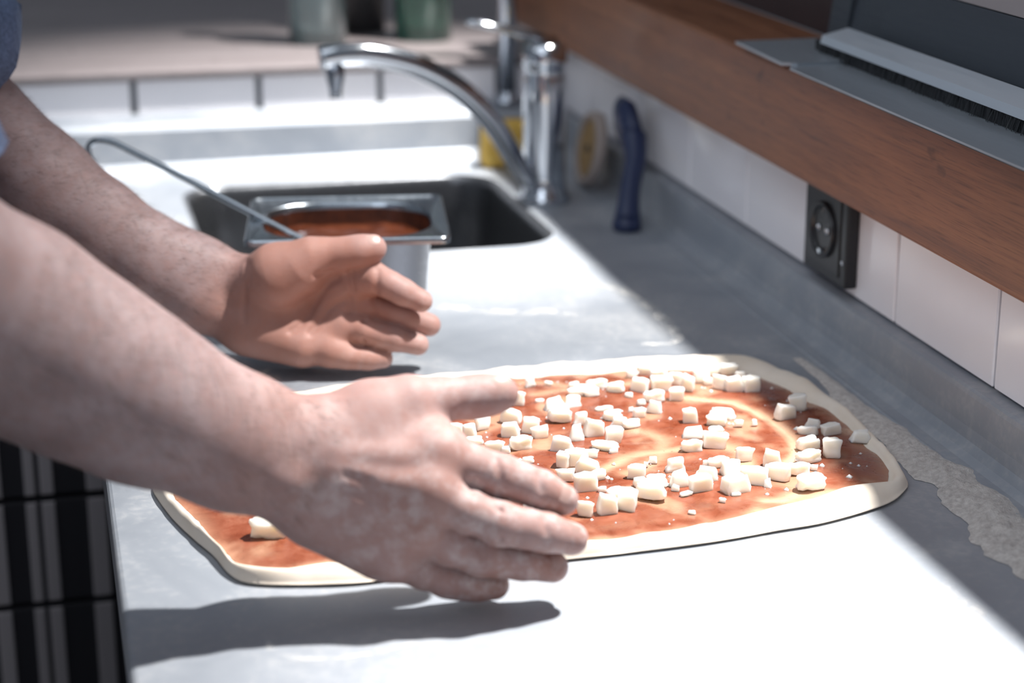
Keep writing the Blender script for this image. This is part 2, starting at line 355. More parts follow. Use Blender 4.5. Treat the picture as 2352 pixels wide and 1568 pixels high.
for (dx0, dx1, z0, z1) in ((0, .027, .2590, .2660),):
    vs = []
    for y in (1.625, .45):
        x = along(y); vs.append([rl.verts.new(c) for c in ((x+dx0, y, z0), (x+dx1, y, z0+.006), (x+dx1, y, z1+.006), (x+dx0+.002, y, z1))])
    for k in range(4): rl.faces.new((vs[0][k], vs[0][(k+1) % 4], vs[1][(k+1) % 4], vs[1][k]))
    rl.faces.new(vs[0][::-1]); rl.faces.new(vs[1])
bmesh.ops.recalc_face_normals(rl, faces=rl.faces); mk('rail', rl, M['rail'], un)
mk('brush_body', prism([(along(1.643)+.003, 1.643), (along(.45)+.003, .45), (along(.45)+.034, .45), (along(1.643)+.034, 1.643)], .2478, .2595), M['black'], un)
vs, fs = [], []
for i in range(900):
    y = .46+1.17*rng.random(); x = along(y)+.001+.004*rng.random(); w = .0007; k = len(vs); x2 = x-.004*rng.random(); y2 = y+.004*(rng.random()-.5)
    vs += [(x, y-w, .2593), (x, y+w, .2593), (x2, y2+w*.5, .2480+.002*rng.random()), (x2, y2-w*.5, .2480)]; fs.append((k, k+1, k+2, k+3))
br = mkpy('bristles', vs, fs, M['bristle'], un, smooth=False, kind='stuff')
def slab(p, th, name, m, parent):
    p = [Vector(q) for q in p]; n = (p[1]-p[0]).cross(p[2]-p[0]).normalized()*th; bm = bmesh.new()
    a = [bm.verts.new(q) for q in p]; b = [bm.verts.new(q-n) for q in p]; bm.faces.new(a); bm.faces.new(b[::-1])
    for k in range(4): bm.faces.new((a[k], b[k], b[(k+1) % 4], a[(k+1) % 4]))
    bmesh.ops.recalc_face_normals(bm, faces=bm.faces); return mk(name, bm, m, parent)
slab([(.738, 1.66, .2495), (.726, .45, .2495), (.745, .45, .317), (.751, 1.66, .317)], .004, 'sloping_panel', M['panel'], un)
slab([(.7355, 1.585, .268), (.7235, .45, .268), (.7355, .45, .3165), (.7455, 1.585, .3165)], .004, 'raised_panel', M['panel'], un)
slab([(.7455, 1.585, .3175), (.7355, .45, .3175), (.754, .45, .44), (.761, 1.585, .44)], .006, 'top_panel', M['unit_top'], un)
slab([(.7385, 1.7085, .2505), (.7365, 1.662, .2505), (.757, 1.662, .40), (.760, 1.7085, .40)], .004, 'end_panel', M['panel'], un)

# ---------------------------------------------------------------- faucet
fx, fy = .576, 2.147
fc = empty('faucet', (fx, fy, 0), 'curved chrome mixer faucet arching over the sink', 'faucet')
mk('body', lathe([(0, 0), (.031, 0), (.031, .006), (.0265, .010), (.025, .03), (.0255, .12), (.026, .150), (.024, .158), (.026, .161), (.026, .178), (.022, .187), (0, .190)], 32, (fx, fy, 0)), M['chrome'], fc, smooth=True)
sp = spline([(.566, 2.14, .022), (.545, 2.132, .040), (.508, 2.125, .100), (.467, 2.12, .143), (.417, 2.117, .172), (.367, 2.113, .186), (.333, 2.11, .188), (.307, 2.108, .185)], 6)
spo = mk('spout', tube(sp, [.0115+.002*min(1, i/20) for i in range(len(sp))], 18), M['chrome'], fc, smooth=True)
mk('nozzle', lathe([(0, -.040), (.0070, -.040), (.0075, -.030), (.0105, -.016), (.0115, 0), (0, .004)], 20, (.323, 2.108, .181)), M['post'], spo, smooth=True)
lv = mk('lever', tube([(fx+.012, fy, .190), (fx-.02, fy-.002, .198), (fx-.055, fy-.004, .208), (fx-.09, fy-.006, .216), (fx-.096, fy-.006, .217)], [.012, .0125, .0105, .009, .004], 16, flat=((.1, 0, 1), .45)), M['chrome'], fc, smooth=True)

# sponge, round pad, brush
so = empty('sponge', (.573, 2.345, 0), 'yellow sponge standing behind the chrome faucet', 'sponge')
b1 = B(.546, .602, 2.33, 2.362, .001, .060, bev=.006, seg=3)
for v in b1.verts: v.co += Vector(noise.noise_vector(v.co*60))*.0022
mk('foam', b1, M['sponge'], so, smooth=True); mk('scrub_layer', B(.547, .601, 2.3625, 2.369, .002, .058, bev=.003), M['blue'], so)
MD = Matrix.Rotation(math.radians(-80), 4, 'Y')
dk = empty('round_pad', (.662, 2.20, 0), 'round tan scouring pad with pale rim leaning against the tiled wall', 'scouring pad')
mk('pad', lathe([(0, .010), (.034, .010), (.036, .008), (.036, 0), (0, 0)], 36, (.655, 2.20, .0475), MD), M['disc'], dk, smooth=False)
mk('rim', lathe([(.036, 0), (.036, .011), (.039, .014), (.044, .013), (.046, .008), (.045, 0), (.036, 0)], 36, (.655, 2.20, .0475), MD), M['discrim'], dk, smooth=True)
mk('hub', lathe([(0, .013), (.004, .0125), (.005, .0100)], 16, (.655, 2.20, .0475), MD), M['black'], dk, smooth=True)
bb = empty('scrub_brush', (.645, 2.0, 0), 'dark blue plastic scrub brush leaning on the wall beside the faucet', 'brush')
hp = spline([(.629, 1.985, .010), (.633, 1.995, .024), (.642, 2.015, .045), (.655, 2.04, .068), (.660, 2.065, .088)], 5)
mk('handle', tube(hp, [.016-.004*math.sin(math.pi*i/(len(hp)-1)) for i in range(len(hp))], 14), M['blue'], bb, smooth=True)
mk('head', tube([(.658, 2.055, .072), (.660, 2.075, .088), (.661, 2.10, .104), (.661, 2.12, .113)], [.014, .024, .026, .016], 16, flat=((1, 0, 0), .55)), M['blue'], bb, smooth=True)
mk('grip_end', lathe([(0, 0), (.015, 0), (.017, .006), (.014, .014), (0, .018)], 20, (.628, 1.983, .0005)), M['blue'], bb, smooth=True)

# bottles on the bar
def bottle(x, y, r, m, label):
    e = empty('bottle', (x, y, .1215), label, 'bottle', 'glass bottles on the bar top')
    mk('glass_body', lathe([(0, .1215), (r, .1215), (r, .30), (r*.75, .335), (r*.36, .355), (r*.34, .41), (r*.42, .412), (r*.42, .42), (r*.28, .42), (r*.28, .36), (r*.66, .33), (r-.003, .297), (r-.003, .131), (0, .131)], 36, (x, y, 0)), m, e, smooth=True)
    mk('cap', lathe([(0, .425), (r*.45, .425), (r*.45, .408), (r*.43, .408)], 20, (x, y, 0)), M['cap'], e)
bottle(.385, 2.66, .040, M['clear'], 'pale clear glass bottle on the bar top, left of two')
bottle(.535, 2.66, .040, M['glass'], 'green glass bottle on the bar top nearest the chrome post')
bottle(.462, 2.76, .036, M['cap'], 'dark bottle on the bar top between two glass bottles')

# pendant lamps over the pass (above the picture): the light of the scene
def pendant(L, aim, watt, cone, label):
    pl = empty('pendant_lamp', L, label, 'lamp', 'pendant lamps over the pass')
    mk('shade', lathe([(.11, 0), (.10, .05), (.05, .11), (.025, .15), (0, .152), (0, .148), (.022, .146), (.047, .106), (.097, .048), (.107, 0)], 36, L), M['lampshade'], pl, smooth=True)
    mk('bulb', lathe([(0, .03), (.022, .04), (.03, .06), (.022, .085), (.012, .11), (0, .111)], 20, L), M['bulb'], pl, smooth=True)
    mk('cord', tube([(L[0], L[1], L[2]+.15), (L[0], L[1], L[2]+.50)], .003), M['black'], pl)
    sl = bpy.data.lights.new('lamp_light', 'SPOT'); sl.energy = watt; sl.spot_size = math.radians(cone); sl.spot_blend = 1.0; sl.shadow_soft_size = .024; sl.color = (1.0, .98, .955)
    slo = bpy.data.objects.new('lamp_light', sl); COL.objects.link(slo); slo.location = (L[0], L[1], L[2]-.005)
    slo.rotation_euler = (Vector(aim)-Vector(L)).to_track_quat('-Z', 'Y').to_euler()
pendant(LAMP, (.50, 1.17, 0), LAMP_W*1.02, 57, 'black enamel pendant lamp hanging over the pizza end of the pass')
pendant((LAMP[0], 2.24, LAMP[2]), (.36, 2.27, 0), LAMP_W*1.3, 48, 'black enamel pendant lamp hanging over the sink end of the pass')

# ---------------------------------------------------------------- pan of sauce and ladle
pc = (.270, 1.712); PR = math.radians(-9)
pn = empty('food_pan', (pc[0], pc[1], 0), 'steel food pan of tomato sauce at the edge of the sink', 'pan')
MP = Matrix.Translation((pc[0], pc[1], 0)) @ Matrix.Rotation(PR, 4, 'Z')
def L2(w, h, r, z): return [MP @ Vector((x, y, z)) for x, y in rrect(0, 0, w, h, r, 10)]
bm = loft([L2(.183, .170, .009, .0945), L2(.184, .171, .010, .0990), L2(.1815, .1685, .009, .1012), L2(.1775, .1645, .008, .1004), L2(.174, .161, .008, .0984), L2(.158, .144, .055, .0982), L2(.155, .141, .055, .0970), L2(.153, .139, .054, .092), L2(.136, .122, .045, .008), L2(.124, .110, .040, .0025), L2(.05, .04, .015, .0022)])
mk('body', bm, M['pan'], pn, smooth=True)
mk('outer_wall', loft([L2(.160, .146, .054, .0975), L2(.1555, .1415, .054, .092), L2(.1385, .1245, .046, .007), L2(.127, .113, .041, .0008), L2(.05, .04, .015, .0006)]), M['pan_outer'], pn, smooth=True)
ss = loft([L2(.1505, .1365, .053, .078), L2(.10, .09, .035, .0775), L2(.03, .03, .012, .078)])
bmesh.ops.subdivide_edges(ss, edges=ss.edges, cuts=3, use_grid_fill=True)
for v in ss.verts: v.co.z += .0025*fbm(v.co.x*40, v.co.y*40)
bmesh.ops.recalc_face_normals(ss, faces=ss.faces)
fm_ = loft([L2(.1522, .1382, .0537, .0915), L2(.1495, .1355, .053, .074)], False)
mk('sauce_film', fm_, M['film'], pn, smooth=True, label='dark dried sauce smeared on the inner wall')
mk('sauce', ss, M['potsauce'], pn, smooth=True, label='dark red tomato sauce inside the pan')
ld = empty('ladle', (.2, 1.70, .07), 'thin steel ladle with hooked handle resting in the sauce pan', 'ladle')
la = P(690, 548, 1.755); lb_ = P(300, 346, 1.83)
lpts = spline([P(760, 584, 1.745), la, P(560, 480, 1.775), P(430, 412, 1.80), lb_, P(255, 325, 1.84), P(222, 322, 1.843), P(204, 336, 1.845), P(205, 358, 1.845), P(217, 380, 1.845), P(232, 394, 1.845)], 6)
mk('handle', tube(lpts, [.0031]*len(lpts), 12), M['pan'], ld, smooth=True)
mk('bowl', lathe([(0, -.018), (.014, -.0155), (.023, -.007), (.026, .004), (.0275, .004), (.0245, -.0085), (.015, -.0175), (0, -.0205)], 28, V(P(760, 586, 1.745))+Vector((.018, -.004, -.004))), M['pan'], ld, smooth=True)

# ---------------------------------------------------------------- pizza
pz = empty('pizza', (.34, 1.33, 0), 'raw oval pizza base spread with tomato sauce on the floured worktop', 'pizza')
out_px = [(350, 1112), (365, 1145), (400, 1190), (450, 1237), (490, 1270), (530, 1315), (580, 1334), (700, 1337), (830, 1332), (1000, 1310), (1320, 1277), (1600, 1244), (1780, 1214), (1900, 1193), (2030, 1155), (2075, 1125), (2083, 1095), (2030, 1025), (1950, 945), (1860, 876), (1790, 845), (1720, 823), (1650, 818), (1440, 826), (1200, 849), (1060, 863), (800, 890), (690, 903), (560, 940), (440, 1000), (370, 1060)]
sau_px = [(395, 1128), (440, 1180), (478, 1228), (510, 1272), (560, 1303), (640, 1312), (750, 1297), (1000, 1278), (1330, 1247), (1500, 1226), (1700, 1182), (1850, 1142), (1950, 1113), (2035, 1111), (2046, 1085), (2012, 1036), (1960, 985), (1900, 938), (1850, 908), (1760, 868), (1700, 850), (1560, 843), (1400, 850), (1200, 860), (1000, 880), (760, 917), (600, 958), (480, 1015), (415, 1075)]
pcen = np.array([.345, 1.325])
def polar(pts, z, N=300):
    w = spline([onz(x, y, z)[:2] for x, y in pts], 10, True)-pcen; a = np.unwrap(np.arctan2(w[:, 1], w[:, 0]))
    if a[-1] < a[0]: a = -a; 
    r = np.hypot(w[:, 0], w[:, 1]); aa = np.arctan2(w[:, 1], w[:, 0]); o = np.argsort(aa); aa, r = aa[o], r[o]
    th = -np.pi+2*np.pi*np.arange(N)/N
    return th, np.interp(th, np.r_[aa-2*np.pi, aa, aa+2*np.pi], np.r_[r, r, r])
NS = 300
th, ro = polar(out_px, .004, NS); _, rs = polar(sau_px, .0075, NS); rs = np.minimum(rs, ro-.005)
def dz(x, y): return .0052+.0010*fbm(x*22, y*22)
vs, fs = [], []
rings = [(s, 0) for s in np.linspace(.06, 1, 22)]+[(1, t) for t in (.15, .3, .45, .6, .72, .82, .9, .96, 1.0)]
for s, t in rings:
    for k in range(NS):
        R = rs[k]*s if t == 0 else rs[k]+(ro[k]-rs[k])*t
        x, y = pcen+R*np.array([math.cos(th[k]), math.sin(th[k])]); z = dz(x, y)*(1 if t == 0 else (1-t**4)) + (0 if t == 0 else .0062*math.sin(math.pi*min(1, t*.98))**.8*(1+.35*fbm(x*30, y*30, 3)))
        if t == 1.0: z = .0022
        vs.append((x, y, z))
nR = len(rings)
for R in (.985, .94):
    for k in range(NS): vs.append((pcen[0]+ro[k]*R*math.cos(th[k]), pcen[1]+ro[k]*R*math.sin(th[k]), .0006))
nR += 2
for i in range(nR-1):
    for k in range(NS): a = i*NS+k; b = i*NS+(k+1) % NS; fs.append((a, b, b+NS, a+NS))
vs.append((pcen[0], pcen[1], dz(*pcen))); c = len(vs)-1
for k in range(NS): fs.append((c, (k+1) % NS, k))
mkpy('dough', vs, fs, M['dough'], pz, label='thick pale dough rim')
# sauce sheet; 'thin' marks where the spoon left only a film over the dough
sw = [spline([onz(x, y, .007)[:2] for x, y in L], 12) for L in (
    [(1580, 912), (1680, 925), (1760, 958), (1815, 1000), (1830, 1040), (1810, 1060)], [(1380, 1080), (1450, 1048), (1530, 1035), (1570, 1030)], [(1230, 905), (1330, 890), (1450, 880)], [(1330, 1218), (1500, 1195), (1640, 1160), (1760, 1130)],
    [(1760, 1150), (1800, 1145), (1835, 1130)], [(700, 1300), (760, 1290)], [(1640, 1010), (1700, 1040), (1720, 1075)], [(1450, 985), (1520, 1010), (1500, 1060), (1440, 1085)], [(1050, 1000), (1120, 985), (1180, 960)], [(1200, 875), (1280, 880), (1350, 905)])]
sww = [.0055, .0065, .006, .006, .006, .006, .009, .008, .007, .006]; swi = [1.0, .7, .55, .1, .8, .6, .65, .55, .4, .5]
vs, fs, thn = [], [], []
rr = np.linspace(.012, 1, 62)
for s in rr:
    for k in range(NS):
        wob = 1+.018*fbm(math.cos(th[k])*7, math.sin(th[k])*7, 9)*s**6; R = rs[k]*s*wob
        x, y = pcen+R*np.array([math.cos(th[k]), math.sin(th[k])])
        t = 0
        for L, w_, i_ in zip(sw, sww, swi):
            d = np.min(np.hypot(L[:, 0]-x, L[:, 1]-y)); w2 = w_*(1+.4*fbm(x*60, y*60, 5)); t = max(t, i_*math.exp(-(d/w2)**2))
        n1 = fbm(x*26, y*26, 11); t = max(t, min(.42, max(0, n1*1.1-.15)))
        t = min(1, t + .35*max(0, (s-.93)/.07)**2)
        ed = math.sqrt(max(0, 1-((s-.86)/.14)**2)) if s > .86 else 1
        vs.append((x, y, dz(x, y)+.0002+.0017*ed*(1-.75*t)+.0004*fbm(x*90, y*90, 2))); thn.append(t)
for i in range(len(rr)-1):
    for k in range(NS): a = i*NS+k; b = i*NS+(k+1) % NS; fs.append((a, b, b+NS, a+NS))
fs.append(tuple(range(NS))[::-1])
so_ = mkpy('sauce', vs, fs, M['sauce'], pz, label='glossy red tomato sauce layer'); fattr(so_, 'thin', thn)

# cheese
def cheese_mesh(kind, seed):
    r = random.Random(seed); bm = bmesh.new(); bmesh.ops.create_cube(bm, size=1)
    for v in bm.verts: v.co += Vector((r.uniform(-.12, .12), r.uniform(-.12, .12), r.uniform(-.1, .1)))
    if kind == 1:
        for v in bm.verts:
            if v.co.z > 0: v.co.x *= .45+r.random()*.3; v.co.y *= .55
    bmesh.ops.bevel(bm, geom=bm.edges[:], offset=.11 if kind < 2 else .22, segments=2, affect='EDGES', profile=.55)
    bmesh.ops.subdivide_edges(bm, edges=[e for e in bm.edges if e.calc_length() > .4], cuts=2, use_grid_fill=True)
    for v in bm.verts: v.co += Vector(noise.noise_vector(v.co*2.6+Vector((seed*3.1, 0, 0))))*(.11 if kind < 2 else .17)
    for v in bm.verts:
        if v.co.z < -.42: v.co.z = -.45
    me = bpy.data.meshes.new('cheese_piece'); bm.to_mesh(me); bm.free()
    for p in me.polygons: p.use_smooth = True
    me.materials.append(M['cheese']); return me
CM = [cheese_mesh(k, s) for k, s in ((0, 1), (0, 2), (0, 3), (0, 4), (2, 5), (2, 6), (2, 7), (1, 8), (1, 9))]
CH_ = [(1025,150,70,60),(965,170,60,45),(1100,172,90,65),(1110,218,105,85),(1005,225,80,80),(1180,195,70,80),(1237,215,70,90),(1185,268,70,70),(1080,275,105,65),(1080,330,85,70),(1310,180,80,70),(1355,150,80,60),(1440,145,85,60),(1400,210,80,80),(1470,222,85,85),(1500,180,80,60),(1548,220,72,92),(1340,205,50,40),(680,225,60,40),(735,245,100,50),(800,215,105,52),(885,235,95,60),(690,258,80,45),(770,257,80,48),(675,300,110,70),(580,315,125,65),(515,300,45,25),(610,370,115,78),(465,210,70,50),(405,290,70,80),(370,375,105,75),(555,212,40,18),(835,337,85,25),(870,372,100,55),(903,405,105,55),(965,410,95,45),(1003,360,55,55),(960,342,35,25),(1013,308,40,30),(950,272,45,28),(715,388,92,72),(690,458,78,88),(775,435,88,90),(875,470,80,85),(470,425,74,88),(515,455,80,62),(370,448,88,82),(425,505,112,75),(625,510,138,82),(830,520,120,42),(878,545,45,28),(632,590,60,95),(692,580,90,88),(760,560,70,48),(745,622,110,75),(800,665,65,48),(735,702,90,95),(640,665,80,60),(165,450,95,80),(230,410,70,70),(190,495,90,40),(290,525,85,60),(345,540,45,32),(455,590,60,32),(100,435,60,50),(735,830,75,75),(840,810,80,98),(883,768,70,78),(942,788,78,118),(1058,740,145,90),(1010,700,60,45),(990,650,75,72),(1085,685,100,48),(1110,708,60,20),(1068,590,55,35),(1035,612,20,24),(1180,612,118,68),(1195,682,113,85),(1178,728,35,32),(1230,755,60,15),(1300,707,93,88),(1340,655,118,75),(1325,608,36,36),(1395,598,105,50),(1450,622,135,78),(1515,562,80,75),(1480,712,118,92),(1475,757,45,20),(1565,670,118,88),(1630,705,38,58),(1650,585,78,88),(1685,650,103,82),(1790,632,108,65),(1860,628,35,30),(1840,697,133,75),(1840,570,128,62),(1830,510,108,72),(1945,530,82,118),(1835,445,93,50),(1860,410,85,50),(1940,440,83,60),(2085,472,118,60),(1714,355,93,80),(1780,310,83,88),(1250,375,63,80),(1415,360,145,58),(1380,397,93,58),(1490,410,40,34),(1567,405,35,34),(1262,455,128,58),(1265,520,103,63),(1375,495,113,80),(1375,450,75,50),(1410,787,30,24),(1260,847,35,15),(820,735,35,28),(160,182,62,22),(240,768,60,30),(470,822,70,28)]
ZONES = [
    (lambda x, y: x > 1690 and y < 560, 'at the shaded right end'), (lambda x, y: x > 1580 and y >= 560, 'by the front right crust'),
    (lambda x, y: x > 1280 and y < 280, 'in the far right rim heap'), (lambda x, y: 940 < x <= 1280 and y < 350, 'in the far rim pile'),
    (lambda x, y: x > 1150 and y < 540, 'in the middle of the sauce'), (lambda x, y: x > 940, 'in the front row'),
    (lambda x, y: y < 345 and x > 440, 'beyond the thumb tip'), (lambda x, y: x < 440 and y < 420, 'by the near thumb'),
    (lambda x, y: y > 640, 'at the near fingertips'), (lambda x, y: x < 360, 'between thumb and index finger'), (lambda x, y: True, 'beside the index finger')]
def kind_of(w, h):
    if w*h < 1900: return 'tiny white cheese bit'
    if h < .5*w: return 'flat white cheese sliver'
    z = 'large ' if w*h > 8200 else 'small ' if w*h < 4200 else ''
    return z+('tall ' if h > 1.05*w else 'oblong ' if w > 1.4*h else '')+'white cheese cube'
ORD = ['leftmost', 'second from left', 'third from left', 'fourth from left', 'fifth from left', 'sixth from left', 'seventh from left', 'eighth from left']
def place_cheese(px, py, w, h, label, group, i):
    d = 1.30*(1-(py-1000)/9000.); mm = d/FPX
    hz = min(h*mm/1.14, w*mm*1.1); wx = w*mm/1.12
    hz = max(hz, .0022)
    wy = min(max((h*mm-hz*.93)/.36, wx*.55), wx*1.1)
    p = onz(px, py, .0072+hz*.5); me = CM[i % 4] if .7 < wx/max(hz, .001) < 1.5 else CM[4+i % 3]
    if random.random() < .14: me = CM[7+i % 2]
    o = bpy.data.objects.new('cheese_cube', me); link(o, None, label, 'cheese', group)
    o.location = V(p); o.scale = (wx*1.22, wy*1.22, hz*1.2); o.rotation_euler = (random.uniform(-.10, .10), random.uniform(-.10, .10), YAW*-1+random.uniform(-.5, .5)+(math.pi if i % 3 == 0 else 0))
    return o
GRP = 'diced cheese on the pizza'; by = {}
for i, (x, y, w, h) in enumerate(CH_): by.setdefault(kind_of(w, h)+' '+next(l for f, l in ZONES if f(x, y)), []).append((x, i))
for base_, L in by.items():
    for n_, (x, i) in enumerate(sorted(L)):
        x, y, w, h = CH_[i]; k = 1100/2352
        place_cheese(1000+x*k, 780+y*k, w*k, h*k, base_ if len(L) == 1 else base_+', '+ORD[n_], GRP, i)
place_cheese(618, 1212, 72, 44, 'lone white cheese chunk on sauce just below the near wrist', GRP, 4)
vs, fs = [], []
for i in range(170):
    px = random.uniform(1060, 2010); py = random.uniform(860, 1230); p = onz(px, py, .0075); v = p[:2]-pcen; a = math.atan2(v[1], v[0]); k = int((a+math.pi)/(2*math.pi)*NS) % NS
    if np.hypot(*v) > rs[k]*.95: continue
    r = random.uniform(.0007, .0021)*(1 if random.random() < .8 else 1.5); n = len(vs)
    for q in ((1, 0, 0), (-1, .1, 0), (0, 1, .1), (.1, -1, 0), (0, 0, .8), (0, 0, -.8)): vs.append((p[0]+q[0]*r*random.uniform(.7, 1.3), p[1]+q[1]*r*random.uniform(.7, 1.3), dz(p[0], p[1])+.0018+q[2]*r))
    for a, b, c in ((0, 2, 4), (2, 1, 4), (1, 3, 4), (3, 0, 4), (2, 0, 5), (1, 2, 5), (3, 1, 5), (0, 3, 5)): fs.append((n+a, n+b, n+c))
mkpy('cheese_crumbs', vs, fs, M['cheese'], None, label='tiny white cheese crumbs scattered over the tomato sauce', cat='crumbs', kind='stuff')

# ---------------------------------------------------------------- flour
def ribbon(name, px, wid, z, label, m=None, dens=1.0, N=10):
    c = spline([onz(x, y, 0)[:2] for x, y in px], N); n = len(c); w = np.interp(np.linspace(0, 1, n), np.linspace(0, 1, len(wid)), wid); K = 7; vs, fs, dn = [], [], []
    for i in range(n):
        t = c[min(i+1, n-1)]-c[max(i-1, 0)]; t = t/np.linalg.norm(t); nn = np.array([-t[1], t[0]])
        for k in range(K):
            u = k/(K-1)*2-1; q = c[i]+nn*u*w[i]*(1+.5*fbm(c[i][0]*50, c[i][1]*50, u*2)); e = max(0, 1-u*u)*min(1, min(i, n-1-i)/4)
            vs.append((q[0], q[1], .0003+z*e*(1+.6*fbm(q[0]*120, q[1]*120)))); dn.append(min(1, e*1.3)*dens)
    for i in range(n-1):
        for k in range(K-1): a = i*K+k; fs.append((a, a+1, a+K+1, a+K))
    o = mkpy(name, vs, fs, m or M['flour'], None, label=label, cat='flour', kind='stuff'); fattr(o, 'dens', dn); return o
ribbon('flour_smear', [(1060, 632), (1180, 630), (1290, 632), (1390, 655), (1470, 690), (1520, 730), (1556, 770), (1540, 788), (1470, 790)], [.006, .010, .010, .008, .007, .006, .005], .0004, 'curved streak of white flour on the worktop beyond the pizza')
ribbon('flour_smear', [(1000, 705), (1080, 712), (1170, 718), (1250, 715), (1330, 725)], [.012, .010, .012, .006], .0003, 'faint flour smear on the worktop beside the far fingertips', dens=.75)
ribbon('flour_smear', [(1890, 1282), (1960, 1272), (2030, 1290), (2055, 1330), (2035, 1390), (1980, 1430), (1860, 1448), (1700, 1452)], [.006, .007, .009, .011, .009, .006, .004], .0004, 'hooked streak of flour on the bright worktop in front of the pizza')
ribbon('flour_smear', [(2120, 1330), (2190, 1400), (2240, 1470), (2280, 1540)], [.015, .022, .02], .0003, 'powdery flour patch at the lower right of the worktop', dens=.7)
ribbon('flour_smear', [(610, 1470), (640, 1500), (720, 1515), (860, 1500), (960, 1475)], [.003, .004, .003, .003], .0003, 'thin flour scratch inside the shadow of the near arm', dens=.6)
# long ridge of swept flour along the wall
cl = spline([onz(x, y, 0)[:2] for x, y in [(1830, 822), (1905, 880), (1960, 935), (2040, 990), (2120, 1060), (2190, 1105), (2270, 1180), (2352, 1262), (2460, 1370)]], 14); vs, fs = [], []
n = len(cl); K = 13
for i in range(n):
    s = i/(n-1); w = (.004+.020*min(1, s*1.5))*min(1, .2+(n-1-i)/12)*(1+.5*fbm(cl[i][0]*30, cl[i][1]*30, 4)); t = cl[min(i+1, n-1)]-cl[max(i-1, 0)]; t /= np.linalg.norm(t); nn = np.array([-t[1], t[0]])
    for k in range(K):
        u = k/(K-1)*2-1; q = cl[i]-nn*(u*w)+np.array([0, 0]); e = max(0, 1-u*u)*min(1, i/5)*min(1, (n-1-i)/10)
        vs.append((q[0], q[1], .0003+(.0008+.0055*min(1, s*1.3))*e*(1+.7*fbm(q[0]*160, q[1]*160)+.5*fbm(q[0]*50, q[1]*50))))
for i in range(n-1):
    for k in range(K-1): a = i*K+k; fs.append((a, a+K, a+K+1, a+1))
mkpy('flour_ridge', vs, fs, M['flourpile'], None, label='rough ridge of swept flour along the worktop crease in shade', cat='flour', kind='stuff')

